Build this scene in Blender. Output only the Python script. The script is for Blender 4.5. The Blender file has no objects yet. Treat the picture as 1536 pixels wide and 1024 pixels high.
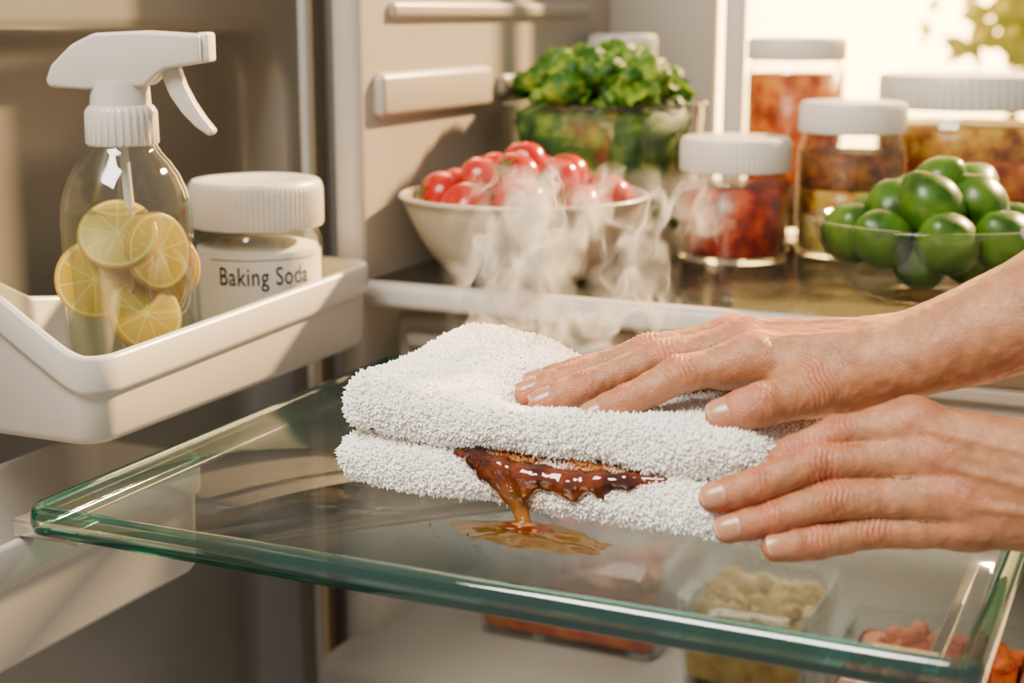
import bpy, bmesh, math, random
import numpy as np
from mathutils import Vector, Matrix, Euler, noise as mnoise
random.seed(7); rng=np.random.default_rng(7)
scene=bpy.context.scene
COL=scene.collection
pi=math.pi

# ------------------------------------------------------------------ helpers
def link(o,parent=None):
    COL.objects.link(o)
    if parent is not None: o.parent=parent
    return o
def empty(name):
    e=bpy.data.objects.new(name,None); e.empty_display_size=.02
    COL.objects.link(e); return e
def mesh_obj(name,verts,faces,mats=None,parent=None,smooth=True,fm=None):
    me=bpy.data.meshes.new(name)
    me.from_pydata([tuple(map(float,v)) for v in verts],[],[tuple(map(int,f)) for f in faces])
    me.update()
    if mats:
        for m in (mats if isinstance(mats,(list,tuple)) else [mats]): me.materials.append(m)
    if fm is not None: me.polygons.foreach_set('material_index',np.array(fm,dtype=np.int32))
    if smooth: me.polygons.foreach_set('use_smooth',np.ones(len(me.polygons),dtype=bool))
    o=bpy.data.objects.new(name,me)
    return link(o,parent)
def fix_normals(o):
    bm=bmesh.new(); bm.from_mesh(o.data); bmesh.ops.recalc_face_normals(bm,faces=bm.faces); bm.to_mesh(o.data); bm.free()
def lathe(name,prof,loc,mat,parent=None,seg=72,ridge=None,sharp=None):
    vs=[];fs=[]
    n=len(prof)
    for i,(r,z) in enumerate(prof):
        for k in range(seg):
            a=2*pi*k/seg; rr=r
            if ridge and i in ridge: rr=r+ridge[i]*(1 if (k//2)%2 else -1)
            vs.append((loc[0]+rr*math.cos(a),loc[1]+rr*math.sin(a),loc[2]+z))
    for i in range(n-1):
        j=i+1
        for k in range(seg):
            k2=(k+1)%seg
            fs.append((i*seg+k,i*seg+k2,j*seg+k2,j*seg+k))
    if prof[0][0]>0: fs.append(tuple(range(seg))[::-1])
    if prof[-1][0]>0: fs.append(tuple((n-1)*seg+k for k in range(seg)))
    o=mesh_obj(name,vs,fs,mat,parent); fix_normals(o)
    if sharp: o.data.set_sharp_from_angle(angle=math.radians(sharp))
    return o
def rbox(name,lo,hi,bev,mat,parent=None,seg=3):
    bm=bmesh.new(); bmesh.ops.create_cube(bm,size=1)
    lo=Vector(lo);hi=Vector(hi)
    for v in bm.verts:
        v.co=Vector([(lo[i]+hi[i])/2+v.co[i]*(hi[i]-lo[i]) for i in range(3)])
    bmesh.ops.bevel(bm,geom=list(bm.edges),offset=bev,segments=seg,profile=.5,affect='EDGES')
    me=bpy.data.meshes.new(name); bm.to_mesh(me); bm.free(); me.materials.append(mat)
    me.polygons.foreach_set('use_smooth',np.ones(len(me.polygons),dtype=bool))
    o=bpy.data.objects.new(name,me); link(o,parent)
    return o
def rrect(x0,x1,y0,y1,r,n=8):
    pts=[]
    for cx,cy,a0 in ((x1-r,y1-r,0),(x0+r,y1-r,90),(x0+r,y0+r,180),(x1-r,y0+r,270)):
        for k in range(n+1):
            a=math.radians(a0+90*k/n); pts.append((cx+r*math.cos(a),cy+r*math.sin(a)))
    return pts
def loft(name,loops,mats,parent=None,cap0=True,cap1=True,seg_m=None,smooth=True):
    n=len(loops[0]);vs=[v for l in loops for v in l];fs=[];fm=[]
    for i in range(len(loops)-1):
        for k in range(n):
            k2=(k+1)%n; fs.append((i*n+k,i*n+k2,(i+1)*n+k2,(i+1)*n+k)); fm.append(seg_m[i] if seg_m else 0)
    if cap0: fs.append(tuple(range(n))[::-1]); fm.append(0)
    if cap1: fs.append(tuple((len(loops)-1)*n+k for k in range(n))); fm.append(0)
    o=mesh_obj(name,vs,fs,mats,parent,smooth,fm); fix_normals(o); return o
def extrude_profile(name,poly,th,origin,u,mat,parent=None,bev=.004):
    u=Vector(u).normalized(); v=Vector((0,0,1)).cross(u)
    bm=bmesh.new(); O=Vector(origin)
    a=[bm.verts.new(O+u*p[0]+Vector((0,0,p[1]))-v*th/2) for p in poly]
    f=bm.faces.new(a)
    r=bmesh.ops.extrude_face_region(bm,geom=[f])
    for g in r['geom']:
        if isinstance(g,bmesh.types.BMVert): g.co+=v*th
    bmesh.ops.recalc_face_normals(bm,faces=bm.faces)
    bmesh.ops.bevel(bm,geom=list(bm.edges),offset=bev,segments=4,profile=.5,affect='EDGES',clamp_overlap=True)
    me=bpy.data.meshes.new(name); bm.to_mesh(me); bm.free(); me.materials.append(mat)
    me.polygons.foreach_set('use_smooth',np.ones(len(me.polygons),dtype=bool))
    o=bpy.data.objects.new(name,me); link(o,parent)
    return o
def uvs_sphere(seg=20,rings=12):
    vs=[(0,0,1)];fs=[]
    for i in range(1,rings):
        t=pi*i/rings
        for k in range(seg):
            a=2*pi*k/seg; vs.append((math.sin(t)*math.cos(a),math.sin(t)*math.sin(a),math.cos(t)))
    vs.append((0,0,-1))
    for k in range(seg): fs.append((0,1+k,1+(k+1)%seg))
    for i in range(rings-2):
        for k in range(seg):
            a=1+i*seg+k;b=1+i*seg+(k+1)%seg; fs.append((a,a+seg,b+seg,b))
    L=len(vs)-1
    for k in range(seg): fs.append((L,1+(rings-2)*seg+(k+1)%seg,1+(rings-2)*seg+k))
    return np.array(vs),fs
def set_col(o,arr,name='Col'):
    ca=o.data.color_attributes.new(name,'FLOAT_COLOR','POINT')
    a=np.ones((len(o.data.vertices),4),dtype=np.float32); a[:,:arr.shape[1]]=arr
    ca.data.foreach_set('color',a.ravel())

# ------------------------------------------------------------------ materials
def newmat(name):
    m=bpy.data.materials.new(name); m.use_nodes=True
    nt=m.node_tree; b=nt.nodes['Principled BSDF']; return m,nt,b
def mat(name,col,rough=.5,metal=0,coat=0,sss=0,var=None,bump=None,trans=0,spec=None,attr=None,transl=0):
    m,nt,b=newmat(name)
    b.inputs['Base Color'].default_value=(*col,1); b.inputs['Roughness'].default_value=rough
    b.inputs['Metallic'].default_value=metal; b.inputs['Coat Weight'].default_value=coat
    b.inputs['Coat Roughness'].default_value=.08
    if sss: b.inputs['Subsurface Weight'].default_value=sss; b.inputs['Subsurface Radius'].default_value=(1,.45,.25); b.inputs['Subsurface Scale'].default_value=.004
    if trans: b.inputs['Transmission Weight'].default_value=trans
    if spec is not None: b.inputs['Specular IOR Level'].default_value=spec
    tc=nt.nodes.new('ShaderNodeTexCoord'); src=None
    if attr:
        at=nt.nodes.new('ShaderNodeAttribute'); at.attribute_name=attr; src=at.outputs['Color']; nt.links.new(src,b.inputs['Base Color'])
    if var:
        n=nt.nodes.new('ShaderNodeTexNoise'); n.inputs['Scale'].default_value=var[0]; n.inputs['Detail'].default_value=5
        nt.links.new(tc.outputs['Object'],n.inputs['Vector'])
        r=nt.nodes.new('ShaderNodeValToRGB'); cols=var[1]
        r.color_ramp.elements[0].position=.35; r.color_ramp.elements[1].position=.65
        r.color_ramp.elements[0].color=(*cols[0],1); r.color_ramp.elements[1].color=(*cols[-1],1)
        for i,c in enumerate(cols[1:-1]):
            e=r.color_ramp.elements.new(.35+.3*(i+1)/(len(cols)-1)); e.color=(*c,1)
        nt.links.new(n.outputs['Fac'],r.inputs['Fac']); nt.links.new(r.outputs['Color'],b.inputs['Base Color']); src=r.outputs['Color']
    if bump:
        n=nt.nodes.new('ShaderNodeTexNoise'); n.inputs['Scale'].default_value=bump[0]; n.inputs['Detail'].default_value=4
        nt.links.new(tc.outputs['Object'],n.inputs['Vector'])
        bp=nt.nodes.new('ShaderNodeBump'); bp.inputs['Strength'].default_value=bump[1]; bp.inputs['Distance'].default_value=bump[2] if len(bump)>2 else .001
        nt.links.new(n.outputs['Fac'],bp.inputs['Height']); nt.links.new(bp.outputs['Normal'],b.inputs['Normal'])
    if transl:
        t=nt.nodes.new('ShaderNodeBsdfTranslucent'); t.inputs['Color'].default_value=(*col,1)
        if src is not None: nt.links.new(src,t.inputs['Color'])
        mx=nt.nodes.new('ShaderNodeMixShader'); mx.inputs[0].default_value=transl
        nt.links.new(b.outputs[0],mx.inputs[1]); nt.links.new(t.outputs[0],mx.inputs[2]); nt.links.new(mx.outputs[0],nt.nodes['Material Output'].inputs['Surface'])
    return m
def clear(name,tint,haze=.05,hazecol=(.8,.8,.8),rough=.03,f0=.04,var=None,refl=1.0):
    """thin-walled glass: Schlick reflection over a tinted see-through body"""
    m,nt,b=newmat(name); nt.nodes.remove(b)
    out=nt.nodes['Material Output']
    t=nt.nodes.new('ShaderNodeBsdfTransparent'); t.inputs['Color'].default_value=(*tint,1)
    g=nt.nodes.new('ShaderNodeBsdfGlossy'); g.inputs['Roughness'].default_value=rough
    d=nt.nodes.new('ShaderNodeBsdfDiffuse'); d.inputs['Color'].default_value=(*hazecol,1)
    mx=nt.nodes.new('ShaderNodeMixShader'); mx.inputs[0].default_value=haze
    nt.links.new(t.outputs[0],mx.inputs[1]); nt.links.new(d.outputs[0],mx.inputs[2])
    if var:
        tc=nt.nodes.new('ShaderNodeTexCoord'); n=nt.nodes.new('ShaderNodeTexNoise'); n.inputs['Scale'].default_value=var; n.inputs['Detail'].default_value=6
        nt.links.new(tc.outputs['Object'],n.inputs['Vector'])
        mr=nt.nodes.new('ShaderNodeMapRange'); mr.inputs[1].default_value=.4; mr.inputs[2].default_value=.7; mr.inputs[3].default_value=haze*.6; mr.inputs[4].default_value=haze*1.7
        nt.links.new(n.outputs['Fac'],mr.inputs[0]); nt.links.new(mr.outputs[0],mx.inputs[0])
    lw=nt.nodes.new('ShaderNodeLayerWeight'); lw.inputs['Blend'].default_value=.5
    pw=nt.nodes.new('ShaderNodeMath'); pw.operation='POWER'; pw.inputs[1].default_value=5; nt.links.new(lw.outputs['Facing'],pw.inputs[0])
    ma=nt.nodes.new('ShaderNodeMath'); ma.operation='MULTIPLY_ADD'; ma.inputs[1].default_value=(1-f0)*refl; ma.inputs[2].default_value=f0*refl; nt.links.new(pw.outputs[0],ma.inputs[0])
    m2=nt.nodes.new('ShaderNodeMixShader'); nt.links.new(ma.outputs[0],m2.inputs[0])
    nt.links.new(mx.outputs[0],m2.inputs[1]); nt.links.new(g.outputs[0],m2.inputs[2]); nt.links.new(m2.outputs[0],out.inputs['Surface'])
    return m
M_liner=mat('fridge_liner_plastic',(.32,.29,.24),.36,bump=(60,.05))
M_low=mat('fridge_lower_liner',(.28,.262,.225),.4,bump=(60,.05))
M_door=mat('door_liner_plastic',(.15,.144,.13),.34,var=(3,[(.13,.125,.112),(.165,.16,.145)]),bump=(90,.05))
M_bin=mat('bin_white_plastic',(.42,.40,.365),.33,bump=(150,.03))
M_gasket=mat('gasket_rubber',(.10,.095,.085),.6)
M_lid=mat('white_lid_plastic',(.56,.53,.475),.32,sss=.08)
M_soda=mat('baking_soda_powder',(.64,.62,.57),.8,bump=(400,.2))
M_label=mat('paper_label',(.58,.56,.515),.65,bump=(300,.05))
M_ink=mat('label_ink',(.010,.012,.018),.7,spec=.2)
M_glass=clear('clear_glass',(.965,.975,.955),.008,(.6,.6,.6),.02)
M_shelf=clear('shelf_glass',(.84,.85,.83),.04,(.26,.26,.24),.03,.05,var=9,refl=1.0)
M_shelf2=clear('shelf_panel_glass',(.40,.39,.32),.22,(.10,.092,.07),.06,.05,var=6,refl=.55)
M_edge=clear('shelf_glass_edge',(.025,.24,.20),.20,(.003,.09,.075),.03,.11)
M_edge2=clear('shelf_edge_highlight',(.28,.60,.53),.06,(.04,.22,.19),.02,.14)  # lighter tint of the edge glass, paints highlight lines on bevel and side
M_metal=mat('rail_metal',(.5,.5,.47),.25,metal=.9)
M_bottle=clear('bottle_plastic',(.97,.98,.96),.008,(.6,.6,.55),.03,.06)
M_water=clear('lemon_water',(.78,.81,.66),.02,(.40,.42,.28),.04,.04)
M_sprayer=mat('sprayer_plastic',(.54,.52,.475),.3,sss=.2,transl=.15)
M_ceram=mat('bowl_ceramic',(.31,.27,.21),.32,coat=.2,bump=(60,.05))
M_tomato=mat('tomato_skin',(.34,.0030,.0008),.20,spec=.35)
M_calyx=mat('tomato_calyx',(.02,.08,.005),.6)
M_lime=mat('lime_skin',(.06,.17,.02),.33,coat=.06,spec=.35,var=(30,[(.007,.036,.001),(.034,.10,.003),(.060,.135,.006)]),bump=(350,.3,.0007))
M_leaf=mat('greens_leaf',(.07,.18,.03),.55,spec=.3,var=(40,[(.007,.045,.001),(.033,.12,.003),(.22,.32,.025)]),bump=(200,.3),transl=.25)
M_red=mat('red_sauce',(.4,.04,.015),.3,coat=.2,spec=.3,var=(55,[(.10,.003,.001),(.32,.010,.001),(.50,.07,.004)]),bump=(120,.5,.002),transl=.2)
M_amber=mat('amber_preserve',(.5,.18,.03),.3,coat=.2,spec=.3,var=(45,[(.26,.035,.001),(.62,.14,.003),(.85,.34,.012)]),bump=(100,.4,.002),transl=.45)
M_pickle=mat('pickle_mix',(.5,.35,.1),.3,coat=.2,spec=.3,var=(50,[(.28,.08,.003),(.72,.34,.012),(.85,.58,.07)]),bump=(100,.4,.002),transl=.45)
M_brown=mat('brown_grain',(.3,.13,.04),.5,spec=.3,var=(90,[(.08,.015,.001),(.36,.10,.005)]),bump=(200,.5,.002),transl=.35)
M_cream=mat('pale_yellow_food',(.7,.55,.25),.5,var=(60,[(.48,.28,.04),(.75,.58,.18)]),bump=(120,.5,.002),transl=.3)
M_orange=mat('orange_food',(.6,.2,.05),.5,var=(45,[(.40,.035,.002),(.66,.15,.006)]),bump=(100,.5,.002))
M_sleeve=mat('sleeve_fabric',(.22,.205,.20),.9,bump=(500,.6,.001))
M_towel=mat('terry_cloth',(.9,.88,.85),.95,attr='Col',spec=.1)
M_towel.node_tree.nodes['Principled BSDF'].inputs['Sheen Weight'].default_value=.5
M_syrup,nt,b=newmat('caramel_syrup')
b.inputs['Roughness'].default_value=.04; b.inputs['Transmission Weight'].default_value=.25; b.inputs['Coat Weight'].default_value=.8
tc=nt.nodes.new('ShaderNodeTexCoord');n=nt.nodes.new('ShaderNodeTexNoise');n.inputs['Scale'].default_value=60
nt.links.new(tc.outputs['Object'],n.inputs['Vector'])
r=nt.nodes.new('ShaderNodeValToRGB'); r.color_ramp.elements[0].position=.42;r.color_ramp.elements[1].position=.72
r.color_ramp.elements[0].color=(.045,.0035,.0005,1); r.color_ramp.elements[1].color=(.26,.042,.0015,1)
nt.links.new(n.outputs['Fac'],r.inputs['Fac'])
sx=nt.nodes.new('ShaderNodeSeparateXYZ'); nt.links.new(tc.outputs['Object'],sx.inputs[0])
mr=nt.nodes.new('ShaderNodeMapRange'); mr.inputs[1].default_value=.004; mr.inputs[2].default_value=.023; mr.inputs[3].default_value=.65; mr.inputs[4].default_value=0; nt.links.new(sx.outputs[2],mr.inputs[0])
mxx=nt.nodes.new('ShaderNodeMix'); mxx.data_type='RGBA'; mxx.inputs[7].default_value=(.42,.16,.010,1); nt.links.new(mr.outputs[0],mxx.inputs[0]); nt.links.new(r.outputs['Color'],mxx.inputs[6]); nt.links.new(mxx.outputs[2],b.inputs['Base Color'])
M_puddle=clear('thin_syrup',(.64,.33,.05),.035,(.25,.065,.003),.025,.08)
def skin_mat():
    m,nt,b=newmat('skin')
    at=nt.nodes.new('ShaderNodeAttribute'); at.attribute_name='Col'
    tc=nt.nodes.new('ShaderNodeTexCoord')
    n=nt.nodes.new('ShaderNodeTexNoise'); n.inputs['Scale'].default_value=110; n.inputs['Detail'].default_value=7
    nt.links.new(tc.outputs['Object'],n.inputs['Vector'])
    mr=nt.nodes.new('ShaderNodeMapRange'); mr.inputs[1].default_value=.25; mr.inputs[2].default_value=.75; mr.inputs[3].default_value=.74; mr.inputs[4].default_value=1.24
    nt.links.new(n.outputs['Fac'],mr.inputs[0])
    mx=nt.nodes.new('ShaderNodeVectorMath'); mx.operation='SCALE'
    nt.links.new(at.outputs['Color'],mx.inputs[0]); nt.links.new(mr.outputs[0],mx.inputs['Scale'])
    nt.links.new(mx.outputs[0],b.inputs['Base Color'])
    b.inputs['Roughness'].default_value=.42
    b.inputs['Subsurface Weight'].default_value=.08; b.inputs['Subsurface Radius'].default_value=(1,.35,.18); b.inputs['Subsurface Scale'].default_value=.0025
    v=nt.nodes.new('ShaderNodeTexVoronoi'); v.inputs['Scale'].default_value=700; v.feature='DISTANCE_TO_EDGE'
    nt.links.new(tc.outputs['Object'],v.inputs['Vector'])
    vm=nt.nodes.new('ShaderNodeMath'); vm.operation='MINIMUM'; vm.inputs[1].default_value=.25; nt.links.new(v.outputs['Distance'],vm.inputs[0])
    vm2=nt.nodes.new('ShaderNodeMath'); vm2.operation='MULTIPLY'; vm2.inputs[1].default_value=1.6; nt.links.new(vm.outputs[0],vm2.inputs[0])
    n2=nt.nodes.new('ShaderNodeTexNoise'); n2.inputs['Scale'].default_value=230; n2.inputs['Detail'].default_value=6
    nt.links.new(tc.outputs['Object'],n2.inputs['Vector'])
    ad=nt.nodes.new('ShaderNodeMath'); ad.operation='ADD'; nt.links.new(vm2.outputs[0],ad.inputs[0]); nt.links.new(n2.outputs['Fac'],ad.inputs[1])
    bp=nt.nodes.new('ShaderNodeBump'); bp.inputs['Strength'].default_value=.6; bp.inputs['Distance'].default_value=.0006
    nt.links.new(ad.outputs[0],bp.inputs['Height']); nt.links.new(bp.outputs['Normal'],b.inputs['Normal'])
    return m
M_skin=skin_mat()
M_nail=mat('fingernail',(.7,.45,.36),.30,coat=.2,attr='Col',sss=.1)

# ------------------------------------------------------------------ refrigerator shell
fr=empty('refrigerator')
rbox('side_liner',(-.705,1.164,-.75),(-.675,1.80,.62),.012,M_liner,fr,4)
rbox('back_liner',(-.70,1.78,-.75),(-.542,1.80,.62),.004,M_liner,fr)
rbox('frame_post',(-.528,1.765,-.3),(-.503,1.785,.62),.006,M_lid,fr)
rbox('side_rail_upper',(-.68,1.19,.198),(-.664,1.42,.238),.007,M_liner,fr,4)
rbox('side_rail_upper_b',(-.68,1.45,.205),(-.666,1.72,.228),.006,M_liner,fr,4)
rbox('side_ridge',(-.68,1.22,.285),(-.668,1.70,.300),.005,M_liner,fr,4)
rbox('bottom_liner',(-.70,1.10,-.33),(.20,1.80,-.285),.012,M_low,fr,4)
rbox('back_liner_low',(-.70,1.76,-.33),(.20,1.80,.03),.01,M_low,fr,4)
ms=empty('refrigerator_shelf')
rbox('shelf_trim',(-.674,1.146,.036),(.20,1.170,.058),.007,M_bin,ms,4)
rbox('shelf_panel',(-.674,1.168,.049),(.20,1.755,.056),.002,M_shelf2,ms)
dr=empty('crisper_drawer')
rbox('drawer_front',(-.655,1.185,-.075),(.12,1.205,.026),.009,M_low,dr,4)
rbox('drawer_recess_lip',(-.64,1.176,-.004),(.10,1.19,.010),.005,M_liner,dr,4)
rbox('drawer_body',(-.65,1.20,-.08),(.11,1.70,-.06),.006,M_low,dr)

# ------------------------------------------------------------------ door
door=empty('refrigerator_door')
def yz_loop(pts,x): return [(x,p[0],p[1]) for p in pts]
N=10
def rr(d,x): return yz_loop(rrect(.42+d,1.205-d,-.62+d,.274-d,max(.01,.06-d),N),x)
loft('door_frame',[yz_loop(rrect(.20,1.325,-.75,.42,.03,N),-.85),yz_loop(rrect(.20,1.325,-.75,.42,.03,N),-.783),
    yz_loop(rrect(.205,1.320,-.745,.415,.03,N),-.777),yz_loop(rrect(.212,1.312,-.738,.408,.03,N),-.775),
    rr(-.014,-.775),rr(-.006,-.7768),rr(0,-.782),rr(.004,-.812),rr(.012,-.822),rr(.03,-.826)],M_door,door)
rbox('door_gasket',(-.778,1.272,-.70),(-.764,1.298,.38),.005,M_gasket,door,4)
rbox('door_rail_ridge',(-.779,1.228,-.70),(-.768,1.244,.37),.004,M_bin,door,4)

# ------------------------------------------------------------------ door bins
def make_bin(name,x0,x1,y0,y1,z0,z1,dip=.012,rise=.065):
    e=empty(name)
    def L(ins,zf,r=.028):
        c=rrect(x0+ins,x1-ins,y0+ins,y1-ins,max(.004,r-ins),8)
        out=[]
        for i in range(len(c)):
            a=c[i];b2=c[(i+1)%len(c)]
            k=10 if (i%9==8) else 1
            for q in range(k):
                out.append((a[0]+(b2[0]-a[0])*q/k,a[1]+(b2[1]-a[1])*q/k))
        res=[]
        for (px,py) in out:
            fx=(px-x0)/(x1-x0); fy=(py-y0)/(y1-y0)
            top=z1-dip*max(0,min(1,fx))*(1-fy)+rise*max(0,1-fx*1.12)**1.1*math.exp(-(fy/.16)**2)
            res.append((px,py,zf(top)))
        return res
    loops=[L(.018,lambda t:z0),L(.010,lambda t:z0+.0015),L(.006,lambda t:z0+.007),L(.0045,lambda t:t-.030),L(.004,lambda t:t-.027),L(.0005,lambda t:t-.025),
           L(0,lambda t:t-.022),L(0,lambda t:t-.003),L(.0015,lambda t:t-.0006),L(.0035,lambda t:t),L(.0058,lambda t:t-.0006),L(.007,lambda t:t-.003),
           L(.009,lambda t:z0+.012),L(.016,lambda t:z0+.005),L(.024,lambda t:z0+.004)]
    loft('tray',loops,M_bin,e)
    return e
make_bin('door_bin',-.772,-.636,.752,1.128,.010,.083)
make_bin('door_bin.001',-.774,-.648,.45,.895,-.116,-.028,.004,.0)

# ------------------------------------------------------------------ glass shelf (foreground)
gs=empty('glass_shelf')
def SL(d,z,r=.016): return [(p[0],p[1],z) for p in rrect(-.628+d,-.070-d,.668+d,1.125-d,max(.003,r-d),8)]
loft('glass_pane',[SL(.0115,-.0125),SL(.0115,-.0005)],M_shelf,gs)
loft('glass_edge',[SL(.0115,-.0155),SL(.004,-.0165),SL(.001,-.0148),SL(0,-.0095),SL(0,-.0060),SL(.0012,-.0014),SL(.0035,.0012),SL(.008,.0014),SL(.0100,0),SL(.0115,-.0005)],[M_edge,M_edge2],gs,cap0=False,cap1=False,seg_m=[0,0,0,1,0,1,1,0,1])
rbox('side_rail_a',(-.100,.69,-.0158),(-.094,1.11,-.0128),.001,M_metal,gs)
rbox('side_rail_b',(-.617,.69,-.0158),(-.611,1.11,-.0128),.001,M_metal,gs)
rbox('support_bracket',(-.655,.690,-.028),(-.603,.712,-.0168),.002,M_metal,gs)

# ------------------------------------------------------------------ spray bottle
sb=empty('spray_bottle'); BX,BY=-.698,.871
R=.0465
prof=[(R-.010,.0165),(R-.003,.018),(R,.023),(R,.148),(R-.0010,.158),(R-.0035,.168),(R-.0075,.178),(R-.013,.187),(R-.019,.194),(R-.0225,.199),(R-.023,.206),
      (R-.025,.206),(R-.0245,.198),(R-.021,.193),(R-.015,.186),(R-.0095,.177),(R-.0055,.167),(R-.003,.157),(R-.002,.148),(R-.002,.024),(R-.006,.0195)]
lathe('bottle_body',prof,(BX,BY,0),M_bottle,sb,96)
lathe('lemon_water',[(R-.008,.021),(R-.0028,.026),(R-.0028,.154),(0.0,.154)],(BX,BY,0),M_water,sb,64,sharp=50)
lathe('collar',[(.0240,.199),(.0250,.2005),(.0246,.222),(.0232,.2255),(.0212,.227),(.0205,.240),(.020,.244)],(BX,BY,0),M_sprayer,sb,120,ridge={1:.0006,2:.0006},sharp=40)
U=(math.cos(math.radians(22)),math.sin(math.radians(22)),0)
head=[(-.012,.2765),(.020,.278),(.046,.2765),(.062,.2755),(.062,.256),(.048,.254),(.036,.252),(.029,.247),(.022,.240),(-.020,.238),(-.0455,.2395),(-.0475,.2445),(-.043,.255),(-.028,.269)]
extrude_profile('sprayer_head',head,.032,(BX,BY,0),U,M_sprayer,sb,.0055)
extrude_profile('nozzle',[(.058,.2770),(.067,.2770),(.067,.2565),(.058,.2565)],.022,(BX,BY,0),U,M_lid,sb,.0025)
trig=[(.030,.254),(.043,.254),(.047,.241),(.053,.229),(.060,.218),(.0675,.2085),(.0635,.205),(.054,.2115),(.045,.221),(.037,.233),(.033,.243)]
extrude_profile('trigger',trig,.013,(BX,BY,0),U,M_sprayer,sb,.0022)
def tube(name,pts,rad,mat,parent):
    cu=bpy.data.curves.new(name,'CURVE'); cu.dimensions='3D'; cu.bevel_depth=rad; cu.bevel_resolution=3; cu.use_fill_caps=True
    s=cu.splines.new('BEZIER'); s.bezier_points.add(len(pts)-1)
    for p,c in zip(s.bezier_points,pts): p.co=c; p.handle_left_type='AUTO'; p.handle_right_type='AUTO'
    cu.materials.append(mat); o=bpy.data.objects.new(name,cu); return link(o,parent)
tube('dip_tube',[(BX,BY,.20),(BX+.004,BY,.14),(BX+.008,BY+.004,.03)],.0035,M_sprayer,sb)
M_lem,nt,b=newmat('lemon_slice')
tc=nt.nodes.new('ShaderNodeTexCoord'); sx=nt.nodes.new('ShaderNodeSeparateXYZ'); nt.links.new(tc.outputs['Object'],sx.inputs[0])
def mth(op,a,b2=None):
    n=nt.nodes.new('ShaderNodeMath'); n.operation=op
    for i,v in enumerate((a,b2)):
        if v is None: continue
        if isinstance(v,(int,float)): n.inputs[i].default_value=v
        else: nt.links.new(v,n.inputs[i])
    return n.outputs[0]
rad=mth('SQRT',mth('ADD',mth('MULTIPLY',sx.outputs[0],sx.outputs[0]),mth('MULTIPLY',sx.outputs[1],sx.outputs[1])))
ang=mth('ARCTAN2',sx.outputs[1],sx.outputs[0])
seg=mth('ABSOLUTE',mth('SUBTRACT',mth('FRACT',mth('ADD',mth('MULTIPLY',ang,9/(2*pi)),10)),.5))
arc=mth('MULTIPLY',mth('SUBTRACT',.5,seg),mth('MULTIPLY',rad,2*pi/9))
memb=mth('LESS_THAN',arc,.0005)
core=mth('LESS_THAN',rad,.0020)
pith=mth('GREATER_THAN',rad,.0242)
rind=mth('GREATER_THAN',rad,.0262)
w=mth('MAXIMUM',mth('MAXIMUM',memb,core),pith)
m1=nt.nodes.new('ShaderNodeMix'); m1.data_type='RGBA'; m1.inputs[6].default_value=(.62,.42,.006,1); m1.inputs[7].default_value=(.74,.66,.24,1); nt.links.new(w,m1.inputs[0])
m2=nt.nodes.new('ShaderNodeMix'); m2.data_type='RGBA'; m2.inputs[7].default_value=(.66,.40,.002,1); nt.links.new(m1.outputs[2],m2.inputs[6]); nt.links.new(rind,m2.inputs[0])
nt.links.new(m2.outputs[2],b.inputs['Base Color']); b.inputs['Roughness'].default_value=.3
tl=nt.nodes.new('ShaderNodeBsdfTranslucent'); nt.links.new(m2.outputs[2],tl.inputs['Color']); mxs=nt.nodes.new('ShaderNodeMixShader'); mxs.inputs[0].default_value=.35
nt.links.new(b.outputs[0],mxs.inputs[1]); nt.links.new(tl.outputs[0],mxs.inputs[2]); nt.links.new(mxs.outputs[0],nt.nodes['Material Output'].inputs['Surface'])
def lemon(loc,rot,r=.028):
    prof=[(0,.0025),(r*.92,.0025),(r*.985,.0018),(r,0),(r*.985,-.0018),(r*.92,-.0025),(0,-.0025)]
    o=lathe('lemon_slice_part',prof,(0,0,0),M_lem,sb,48)
    o.location=loc; o.rotation_euler=[math.radians(a) for a in rot]
    return o
yaw=36
lemon((BX-.008,BY-.028,.106),(84,12,yaw))
lemon((BX+.004,BY-.016,.137),(52,-8,yaw+4))
lemon((BX+.024,BY+.002,.124),(80,30,yaw+35))
lemon((BX+.020,BY-.010,.080),(58,40,yaw+10))
lemon((BX+.012,BY+.022,.108),(85,-20,yaw-10))

# ------------------------------------------------------------------ baking soda jar
bj=empty('baking_soda_jar'); JX,JY=-.700,1.038
jr=.0525
lathe('jar_glass',[(jr-.006,.0165),(jr-.001,.019),(jr,.024),(jr,.108),(jr-.003,.117),(jr-.007,.122),(jr-.007,.130),(jr-.009,.130),(jr-.009,.122),(jr-.005,.116),(jr-.002,.107),(jr-.002,.024),(jr-.006,.019)],(JX,JY,0),M_glass,bj,96)
lathe('powder',[(jr-.006,.021),(jr-.003,.026),(jr-.003,.104),(jr-.02,.108),(0,.110)],(JX,JY,0),M_soda,bj,64)
lathe('lid',[(jr-.002,.121),(jr+.0008,.1215),(jr+.0014,.124),(jr+.0014,.150),(jr+.0006,.1555),(jr-.0016,.158),(jr-.006,.1588),(jr-.012,.1588),(jr-.0135,.1578),(0,.1578)],(JX,JY,0),M_lid,bj,320,ridge={2:.0006,3:.0006},sharp=34)
th0=math.radians(-50)
vs=[];fs=[];n=40
for i in range(n+1):
    t=th0+math.radians(-66+132*i/n)
    for z in (.046,.104): vs.append((JX+(jr+.0006)*math.cos(t),JY+(jr+.0006)*math.sin(t),z))
for i in range(n): fs.append((2*i,2*i+2,2*i+3,2*i+1))
mesh_obj('label',vs,fs,M_label,bj)
cu=bpy.data.curves.new('txt','FONT'); cu.body='Baking Soda'; cu.size=1; cu.offset=.006; cu.align_x='CENTER'; cu.resolution_u=6; cu.space_character=1.08
to=bpy.data.objects.new('txt',cu); COL.objects.link(to); bpy.context.view_layer.update()
tm=bpy.data.meshes.new_from_object(to.evaluated_get(bpy.context.evaluated_depsgraph_get()))
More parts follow.
